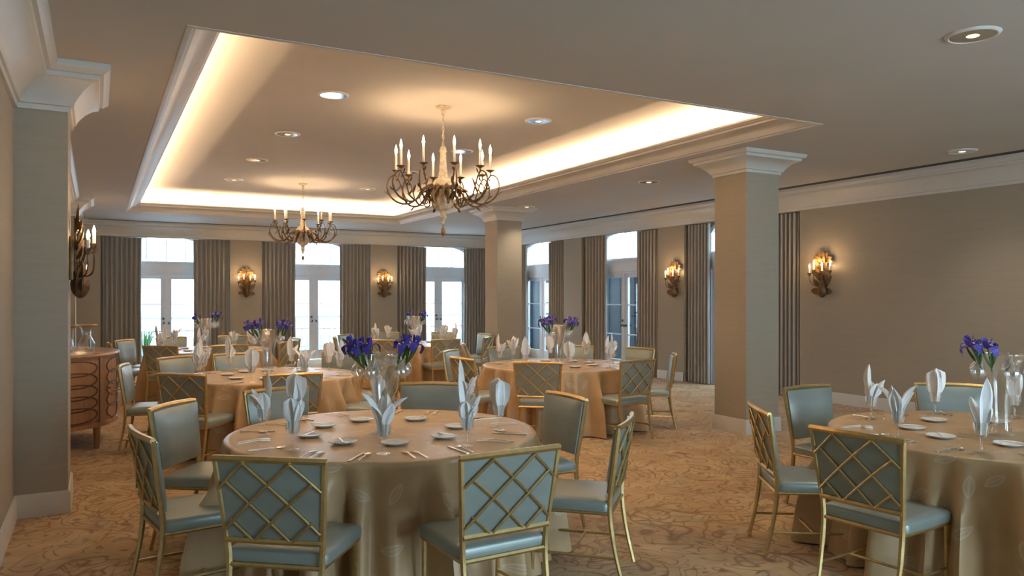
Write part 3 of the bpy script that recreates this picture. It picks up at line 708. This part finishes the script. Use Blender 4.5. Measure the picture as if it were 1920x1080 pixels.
# ------------------------------------------------------------------ chairs (local +x = facing the table, origin on the floor below the seat)
def make_chair():
    t = thing('dining_chair', 'x', 'chair')
    G, V = M['gold'], M['vinyl']; hw = .262
    # bowed back: x position of the back at height z and width y
    def bx(y, z):
        k = max(0, (z-.44)/.44)
        return -.222 - .055*k - .028*(1-(y/hw)**2)*k
    def yw(z): return .222 + .036*max(0, (z-.44)/.44)
    for s in (-1, 1):
        MB().tube(spline([(-.295, s*.215, 0), (-.245, s*.219, .22), (bx(s*hw, .44), s*yw(.44), .44), (bx(s*hw, .66), s*yw(.66), .66), (bx(s*hw, .885), s*yw(.885), .885)], 4), [.0125]*5+[.0150]*12, 6).obj('leg', G, t)
        MB().tube([(.225, s*.21, 0), (.212, s*.215, .40)], [.012, .0145], 6).obj('leg', G, t)
        MB().tube([(-.262, s*.217, .155), (.219, s*.212, .155)], .0085, 6).obj('stretcher', G, t)
    MB().tube([(.0, -.213, .155), (.0, .213, .155)], .0085, 6).obj('stretcher', G, t)
    n = 8
    MB().tube([(bx(yw(.885)*(i/n*2-1)*.99, .885), yw(.885)*(i/n*2-1)*1.03, .885+.006*(1-(i/n*2-1)**2)) for i in range(n+1)], .0165, 6).obj('top_rail', G, t)
    MB().tube([(bx(yw(.515)*(i/n*2-1), .515)-.006, yw(.515)*(i/n*2-1), .515) for i in range(n+1)], .0135, 6).obj('lower_rail', G, t)
    # upholstered panel
    F = []; B = []
    for j in range(7):
        z = .515 + (.875-.515)*j/6; f = []; b = []
        for i in range(9):
            u = i/8*2-1; y = yw(z)*u*.985; edge = 1 if (abs(u) > .99 or j in (0, 6)) else 0
            puff = .028 if edge else .050
            f.append((bx(y, z)+puff, y, z)); b.append((bx(y, z)-.002, y, z))
        F.append(f); B.append(b)
    mb = MB().grid(F).grid(B); o = 63; 
    for i in range(8):
        mb.f += [(i, o+i, o+i+1, i+1), (54+i, 54+i+1, o+54+i+1, o+54+i)]
    for j in range(6):
        mb.f += [(j*9, (j+1)*9, o+(j+1)*9, o+j*9), (j*9+8, o+j*9+8, o+(j+1)*9+8, (j+1)*9+8)]
    mb.obj('backrest', V, t, smooth=50)
    # diagonal lattice on the rear face
    zt, zb = .872, .522
    def pt(u, v, off):
        z = zt + (zb-zt)*v; y = yw(z)*(u*2-1)*.97
        return (bx(y, z)-.010-off, y, z)
    A = [((.28,0),(0,.35)), ((.72,0),(0,.9)), ((.92,.25),(.32,1)), ((.92,.75),(.72,1))]
    for k, (a, b) in enumerate(A + [((1-a[0], a[1]), (1-b[0], b[1])) for a, b in A]):
        off = 0 if k < 4 else .004
        MB().tube([pt(a[0]+(b[0]-a[0])*i/4, a[1]+(b[1]-a[1])*i/4, off) for i in range(5)], .0065, 6).obj('lattice_bar', G, t)
    # seat: gold frame and thick cushion
    fr = MB()
    for pts in ([(-.228,-.222,.400),(.222,-.222,.400)], [(-.228,.222,.400),(.222,.222,.400)], [(-.224,-.222,.400),(-.224,.222,.400)], [(.216,-.222,.400),(.216,.222,.400)]):
        fr.tube(pts, .0115, 6)
    fr.obj('seat_frame', G, t)
    st = MB()
    def rr(x0, x1, hy, r):
        out = []
        for cx, cy, a0 in ((x1-r, hy-r, 0), (x0+r, hy-r, 90), (x0+r, -hy+r, 180), (x1-r, -hy+r, 270)):
            for q in range(5): a = rad(a0+22.5*q); out.append((cx+r*math.cos(a), cy+r*math.sin(a)))
        return out
    L = [(.0, .410), (.003, .412), (.006, .448), (.0, .462), (-.014, .472), (-.05, .478), (-.13, .482)]
    rings = [[(x, y, z) for x, y in rr(-.216-d, .232+d, .236+d, .03+max(0, d)+ (.02 if d < -.01 else 0))] for d, z in L]
    k = 20; st.add([p for r in rings for p in r], [(i*k+j, i*k+(j+1) % k, (i+1)*k+(j+1) % k, (i+1)*k+j) for i in range(len(L)-1) for j in range(k)])
    st.f.append(tuple(range(k))[::-1]); st.f.append(tuple((len(L)-1)*k+j for j in range(k)))
    st.obj('seat', V, t, smooth=50)
    return t

# ------------------------------------------------------------------ tables
TABLES = {  # name: centre, cloth radius, chair bearings with distance of the chair-back top from the centre
 'front table': ((1.61, 4.68), .955, [(0, 1.36), (55, 1.40), (106, 1.42), (144, 1.44), (189, 1.42), (232, 1.53), (272.5, 1.57), (315, 1.53)]),
 'middle left table': ((1.67, 8.64), .93, [(0, 1.42), (42, 1.40), (96, 1.42), (126.5, 1.44), (168, 1.45), (226, 1.42), (267, 1.47), (315, 1.43)]),
 'table by the pillars': ((5.13, 8.26), .945, [(8.5, 1.48), (48, 1.42), (92, 1.40), (134, 1.46), (187, 1.42), (229, 1.42), (277, 1.41), (323, 1.43)]),
 'far left table': ((1.60, 13.35), .93, [(0, 1.42), (66, 1.42), (108, 1.42), (147, 1.42), (184, 1.42), (237, 1.45), (275, 1.45), (318, 1.45)]),
 'far middle table': ((5.12, 13.20), .93, [(0, 1.42), (45, 1.42), (92, 1.42), (135, 1.42), (165, 1.42), (228, 1.47), (270, 1.42), (315, 1.42)]),
 'right-hand table': ((4.95, 2.80), .955, [(41, 1.49), (91, 1.42), (147, 1.44), (185, 1.48), (233, 1.46)]),
}
def seat_word(th, c):
    rel = (th - math.degrees(math.atan2(-c[1], -c[0]))) % 360
    return ['near', 'near right', 'right', 'far right', 'far', 'far left', 'left', 'near left'][int(((rel + 22.5) % 360)//45)]
def seat_words(bear, c):
    # one distinct word per seat: sort round the table and hand the words out in order
    W8 = ['near', 'near right', 'right', 'far right', 'far', 'far left', 'left', 'near left']
    n = len(bear); ph = math.degrees(math.atan2(-c[1], -c[0]))
    if n < 8: return [seat_word(b, c) for b in bear]
    rel = [(b-ph) % 360 for b in bear]; idx = sorted(range(n), key=lambda i: rel[i])
    best = min(range(n), key=lambda s: sum(min(abs(rel[idx[(s+k) % n]]-45*k), 360-abs(rel[idx[(s+k) % n]]-45*k)) for k in range(n)))
    out = [''] * n
    for k in range(n): out[idx[(best+k) % n]] = W8[k]
    return out

def tablecloth(R, seed, chairs, z=.748):
    r = random.Random(seed); comps = [(n, r.uniform(0, 2*PI), a) for n, a in ((5, .3), (11, .4), (19, .8), (29, .8), (43, .35))]
    NA = 300; mb = MB(); uv = []
    rows = []
    for k in (0.02, .3, .6, .85, .96):
        rows.append([(R*k*math.cos(2*PI*i/NA), R*k*math.sin(2*PI*i/NA), z) for i in range(NA)]); uv += [(p[0], p[1]) for p in rows[-1]]
    zz = [z-.001, z-.008, z-.03, .66, .60, .54, .50, .46, .40, .32, .22, .12, .05, .012]
    for zi in zz:
        s = max(0, (z-zi)/z); row = []
        for i in range(NA):
            th = 2*PI*i/NA
            f = sum(a*math.sin(n*th+p) for n, p, a in comps)
            rr = R + (.0 if zi > z-.002 else .006) + .095*s**1.1 + .050*f*min(1, s*2.6)**1.0 + .014*f*abs(f)*min(1, s*1.5)
            if zi < z-.1:
                k = min(1, (z-.1-zi)/.08)
                for tc, dist in chairs:
                    d = (th-rad(tc)+PI) % (2*PI) - PI
                    lat = abs(math.sin(d)*rr)
                    if math.cos(d) > 0 and lat < .33:
                        lim = (dist-.277+.232-.02)/math.cos(d)
                        soft = 1 if lat < .26 else 1-(lat-.26)/.07
                        k2 = 1 if zi < .52 else k
                        goal = min(rr, lim - .045 + .040*math.tanh(f))
                        rr = rr + (goal-rr)*soft*k2
            row.append((rr*math.cos(th), rr*math.sin(th), zi)); uv.append((th*R, -zi))
        rows.append(row)
    n = len(rows); mb.v = [p for r_ in rows for p in r_]; mb.uv = uv
    mb.f = [(i*NA+j, i*NA+(j+1) % NA, (i+1)*NA+(j+1) % NA, (i+1)*NA+j) for i in range(n-1) for j in range(NA)]
    mb.f.append(tuple(range(NA))[::-1])
    return mb
def make_table():
    t = thing('banquet_table', 'x', 'table')
    MB().lathe([(0,.705),(.90,.705),(.905,.715),(.905,.735),(.90,.742),(0,.742)], 40).obj('table_top', M['wood'], t)
    for a in range(4):
        x, y = .52*math.cos(rad(45+90*a)), .52*math.sin(rad(45+90*a)); MB().tube([(x,y,0),(x*.9,y*.9,.706)], .018, 8).obj('leg', M['knob'], t)
    return t
# ---- place setting pieces (local origin on the table, +x pointing to the table centre)
def make_plate():
    return tag(MB().lathe([(0,.004),(.045,.003),(.05,.0),(.055,.003),(.078,.012),(.082,.015),(.080,.017),(.056,.008),(.048,.006),(0,.006)], 28).obj('bread_plate', M['china']), 'x', 'plate')
def make_goblet():
    return tag(MB().lathe([(0,0),(.036,0),(.036,.003),(.012,.008),(.006,.016),(.005,.04),(.008,.052),(.005,.062),(.007,.075),(.022,.086),(.035,.105),(.040,.13),(.0405,.165),(.0385,.165),(.038,.13),(.033,.107),(.02,.09),(0,.084)], 20).obj('goblet', M['crystal']), 'x', 'goblet')
def flat(mb, outline, z0, z1, lift=None):
    n = len(outline); L = lift or (lambda x: 0)
    return mb.add([(x,y,z0+L(x)) for x,y in outline] + [(x,y,z1+L(x)) for x,y in outline], [tuple(range(n))[::-1], tuple(range(n, 2*n))] + [(i,(i+1)%n,n+(i+1)%n,n+i) for i in range(n)])
def make_knife(s=1.0):
    o = [(-.115,-.008),(-.11,-.010),(0,-.006),(.01,-.009),(.09,-.009),(.108,-.003),(.112,.003),(.105,.005),(.01,.005),(0,.006),(-.11,.010),(-.115,.008)]
    return tag(flat(MB(), [(x*s, y*s) for x, y in o], .0, .0045).obj('table_knife', M['silver'], smooth=0), 'x', 'knife')
def make_fork():
    o = [(-.10,-.007),(-.095,-.008),(.02,-.003),(.035,-.010),(.045,-.012),(.095,-.012),(.095,-.009),(.055,-.008),(.055,-.0055),(.095,-.0045),(.095,-.0015),(.055,-.001),(.055,.001),(.095,.0015),(.095,.0045),(.055,.0055),(.055,.008),(.095,.009),(.095,.012),(.045,.012),(.035,.010),(.02,.003),(-.095,.008),(-.10,.007)]
    return tag(flat(MB(), o, .0, .003, lambda x: .008*max(0, math.sin(PI*(x+.10)/.2))).obj('dinner_fork', M['silver'], smooth=0), 'x', 'fork')
def make_spoon():
    mb = MB().tube([(-.095,0,.004),(-.03,0,.008),(.035,0,.005)], [.006,.0035,.0035], 6, flat=.5)
    mb.lathe([(0,-.006),(.012,-.004),(.019,.002),(.0185,.003),(.011,-.002),(0,-.004)], 14, (.06,0,.006), sx=1.5, sy=1.0)
    return tag(mb.obj('tea_spoon', M['silver']), 'x', 'spoon')
def make_butter_knife():
    o = [(-.075,-.006),(0,-.004),(.01,-.008),(.06,-.009),(.07,0),(.06,.004),(0,.004),(-.075,.006)]
    return tag(flat(MB(), o, .0, .004).obj('butter_knife', M['silver'], smooth=0), 'x', 'knife')
def petal(mb, az, lean0, lean1, ln, wd, fold=.5, tip=1.0, z0=.095, r0=.004, n=9, m=6, ruff=0, seed=0):
    rr = random.Random(seed); p = Vector((r0*math.cos(az), r0*math.sin(az), z0)); rows = []
    out = Vector((math.cos(az), math.sin(az), 0)); sd = Vector((-out.y, out.x, 0)); ph = rr.uniform(0, 6)
    for i in range(n+1):
        t = i/n; a = rad(lean0 + (lean1-lean0)*max(0, (t-.3)/.7)**1.2); d = Vector((out.x*math.sin(a), out.y*math.sin(a), math.cos(a)))
        if i: p = p + d*(ln/n)
        nm = d.cross(sd).normalized()
        w = .020 + (wd-.020)*math.sin(PI/2*min(1, max(0, t-.18)/.42))
        if t > .6: w *= max(.02, (1-((t-.6)/.4)**(2.2/tip)))
        if p.z < z0+.075: w = min(w, .024)
        row = []
        for j in range(m+1):
            u = j/m*2-1
            row.append(p + sd*u*w + nm*(-fold*abs(u)*w + ruff*w*math.sin(u*7+ph)*t))
        rows.append(row)
    return mb.grid(rows)
NAPS = [
  [(0, 2, 4, .29, .040, .55, 1.0), (2.6, 8, 48, .21, .040, .4, .9), (3.6, 10, 60, .20, .034, .4, .9), (2.0, 6, 30, .17, .05, .5, .6), (4.6, 5, 25, .18, .04, .5, .8)],
  [(-1.2, 2, 10, .20, .060, .35, .35), (1.6, 2, 5, .29, .036, .6, 1.0), (2.6, 4, 35, .22, .04, .5, .9), (.4, 4, 28, .20, .04, .4, .6)],
  [(-.5, 5, 74, .27, .028, .7, 1.1), (1.3, 5, 40, .23, .036, .6, 1.1), (2.6, 5, 62, .28, .030, .7, 1.1), (3.7, 5, 66, .22, .030, .6, 1.1), (5.0, 5, 50, .21, .04, .6, 1.0), (.6, 2, 20, .23, .035, .6, 1.1)],
  [(2.9, 4, 14, .32, .036, .7, .9), (0, 5, 45, .22, .032, .5, .8), (.7, 5, 35, .20, .034, .5, .8), (5.6, 4, 55, .17, .032, .5, .8), (4.4, 3, 20, .17, .045, .5, .5)],
  [(1.57, 1, 3, .24, .048, .9, .3), (4.71, 1, 3, .23, .046, .9, .3), (0, 2, 6, .19, .03, .4, .4)],
]
def make_napkin(k):
    def f():
        mb = MB()
        for i, (az, l0, l1, ln, wd, fo, tp) in enumerate(NAPS[k]): petal(mb, az, l0, l1, ln, wd, fo, tp, ruff=.40, seed=k*7+i)
        return tag(mb.obj('folded_napkin', M['nap'], smooth=60, solid=.0018), 'x', 'napkin')
    return f
NAPW = ['a frilled leaf', 'a rounded fan', 'an open star', 'a long leaf', 'a rolled loop']
# ---- centrepieces
def make_vase():
    t = thing('trumpet_vase', 'x', 'vase')
    MB().lathe([(0,0),(.066,0),(.068,.006),(.056,.02),(.052,.05),(.053,.12),(.056,.20),(.064,.29),(.084,.38),(.108,.45),(.125,.495),(.120,.497),(.103,.452),(.078,.38),(.058,.29),(.050,.20),(.047,.12),(.045,.055),(0,.04)], 32, lobes=8, lobe=.02).obj('body', M['crystal'], t)
    MB().tube([(.125*math.cos(2*PI*k/24), .125*math.sin(2*PI*k/24), .497) for k in range(24)], .005, 5, closed=True).obj('rim_ring', M['crystal'], t)
    for k in range(5):
        a = rad(144+72*k); x, y = .155*math.cos(a), .155*math.sin(a)
        o = MB().lathe([(0,-.055),(.02,-.052),(.04,-.03),(.044,-.005),(.036,.02),(.016,.04),(.013,.055),(.020,.068),(.018,.068),(.011,.055),(.013,.04),(.033,.018),(.040,-.005),(.036,-.028),(0,-.05)], 18, (x, y, .40)).obj('bud_bubble', M['crystal'], t)
        MB().tube([(x, y, .467), (.15*math.cos(a), .15*math.sin(a), .50), (.122*math.cos(a), .122*math.sin(a), .497)], .0025, 5).obj('hook', M['silver'], o)
    return t
def make_iris(k):
    def f():
        r = random.Random(k*13+5); t = thing('iris', 'x', 'flower')
        h = .115
        MB().tube(spline([(0,0,-.06),(.003,.002,.05),(.0,.0,h)], 4), [.0045]*8+[.006], 6).obj('stem', M['green'], t)
        for q in range(2):
            a = r.uniform(0, 6.28); leaf(MB(), (0,0,-.03), (.06*math.cos(a), .06*math.sin(a), .12+.05*q), .022, (.02*math.cos(a), .02*math.sin(a), 0), fold=.6).obj('leaf', M['green'], t)
        for q in range(3):
            a = 2.094*q + r.uniform(-.2, .2); c, s = math.cos(a), math.sin(a); rows = []
            for i in range(7):
                u = i/6; x = .012+.068*math.sin(u*1.9)**1.0; z = h + .018 + .03*math.sin(u*PI*.75) - .075*u**2.2; w = .006+.024*math.sin(min(1, u*1.15)*PI*.86)
                rows.append([(x*c - v*w*s, x*s + v*w*c, z - .006*abs(v)) for v in (-1, -.5, 0, .5, 1)])
            p = MB().grid(rows).obj('fall_petal', M['iris'], t, solid=.0015, smooth=60)
            MB().tube([(.03*c, .03*s, h+.046), (.055*c, .055*s, h+.040)], [.003, .005], 5, flat=.5).obj('blaze', M['blaze'], p)
            a2 = a+1.05; c, s = math.cos(a2), math.sin(a2); rows = []
            for i in range(6):
                u = i/5; x = .006+.030*u; z = h+.005+.075*u; w = .005+.014*math.sin(u*PI*.9)
                rows.append([(x*c - v*w*s, x*s + v*w*c, z) for v in (-1, 0, 1)])
            MB().grid(rows).obj('standard_petal', M['iris'], t, solid=.0015, smooth=60)
        return t
    return f
IRIS = [(152, .155, 26, 'outermost iris of the left bunch'), (128, .13, 18, 'rear iris of the left bunch'), (178, .13, 20, 'front iris of the left bunch'), (152, .07, 10, 'innermost iris of the left bunch'),
        (-28, .155, 24, 'outermost iris of the right bunch'), (-55, .12, 18, 'front iris of the right bunch'), (0, .12, 16, 'rear iris of the right bunch')]

TOPZ = .750
srnd = random.Random(77)
for ti, (tn, (c, R, chairs)) in enumerate(TABLES.items()):
    bear = [b for b, d in chairs]
    place('table', make_table, (c[0], c[1], 0), rad(10*ti), 'round banquet table hidden beneath the cloth of the %s' % tn)['group'] = 'banquet tables'
    cl = tablecloth(R, 30+ti, chairs).obj('tablecloth', M['cloth'], smooth=60, fix=False)
    cl.location = (c[0], c[1], 0)
    tag(cl, 'floor-length champagne satin cloth with embroidered leaves on the %s' % tn, 'tablecloth', 'champagne tablecloths')
    full = bear if len(bear) == 8 else bear + [278, 320, 2]
    fw = seat_words(full, c); words = fw[:len(bear)]
    for (b, d), wd in zip(chairs, words):
        a = rad(b); back = wd in ('near', 'near right', 'near left')
        p = (c[0]+(d-.277)*math.cos(a), c[1]+(d-.277)*math.sin(a), 0)
        lb = 'gold lattice-back chair with sage vinyl seat, %s place at the %s' % (wd, tn)
        place('chair', make_chair, p, a+PI, lb)['group'] = 'dining chairs'
    for si, (b, wd) in enumerate(zip(full, fw)):
        def pos(r, dth, z=TOPZ): a = rad(b+dth); return (c[0]+r*math.cos(a), c[1]+r*math.sin(a), z)
        inward = rad(b)+PI; at = '%s place at the %s' % (wd, tn); jit = lambda q: srnd.uniform(-q, q)
        place('plate', make_plate, pos(.46+jit(.01), -13+jit(1.5)), 0, 'small white bread plate, %s' % at)['group'] = 'bread plates'
        gp = pos(.74+jit(.012), 19+jit(1.5))
        place('goblet', make_goblet, gp, jit(3), 'stemmed crystal goblet holding a napkin, %s' % at)['group'] = 'crystal goblets'
        nk = {('front table', 3): 0, ('front table', 4): 1, ('front table', 5): 2, ('front table', 6): 3, ('front table', 7): 4}.get((tn, si), srnd.randrange(5))
        nr = {('front table', 3): rad(-10), ('front table', 4): rad(-60), ('front table', 5): rad(0), ('front table', 6): rad(-20), ('front table', 7): rad(0)}.get((tn, si), srnd.uniform(0, 6))
        place('nap%d' % nk, make_napkin(nk), gp, nr, 'napkin folded as %s, %s' % (NAPW[nk], at))['group'] = 'folded napkins'
        place('knife', make_knife, pos(.80, 8.5), inward+jit(.08), 'silver table knife, %s' % at)['group'] = 'table knives'
        place('fork', make_fork, pos(.80, -8), inward+jit(.08), 'silver dinner fork, %s' % at)['group'] = 'dinner forks'
        if ti not in (3, 4):
            place('fork', make_fork, pos(.79, -12), inward+jit(.08), 'silver salad fork outside the dinner fork, %s' % at)['group'] = 'salad forks'
            place('spoon', make_spoon, pos(.81, 11.5), inward+jit(.08), 'silver spoon beside the knife, %s' % at)['group'] = 'spoons'
            q = pos(.47, -12, TOPZ+.0175)
            place('bknife', make_butter_knife, q, rad(b)+jit(.9), 'butter knife on the bread plate, %s' % at)['group'] = 'butter knives'
    vx, vy = c[0]-.03, c[1]-.06
    vr = rad([0, 14, -10, 8, -16, 6][ti])
    place('vase', make_vase, (vx, vy, TOPZ), rad(8)+vr, 'tall trumpet vase with hanging glass bubbles in the middle of the %s' % tn)['group'] = 'trumpet vases'
    for k, (an, rr, tl, wd) in enumerate(IRIS):
        if k in {1: (2, 6), 3: (0, 1, 3, 6), 4: (0, 1, 2, 5), 5: (4, 5, 6)}.get(ti, ()): continue
        a = rad(an)+vr
        place('iris%d' % (k % 2), make_iris(k % 2), (vx+rr*math.cos(a), vy+rr*math.sin(a), TOPZ+.43+srnd.uniform(0, .03)), 0,
              'purple %s on the %s' % (wd, tn), rot=Matrix.Rotation(rad(tl), 3, Vector((-math.sin(a), math.cos(a), 0))).to_euler(), scale=.84)['group'] = 'irises on the %s' % tn
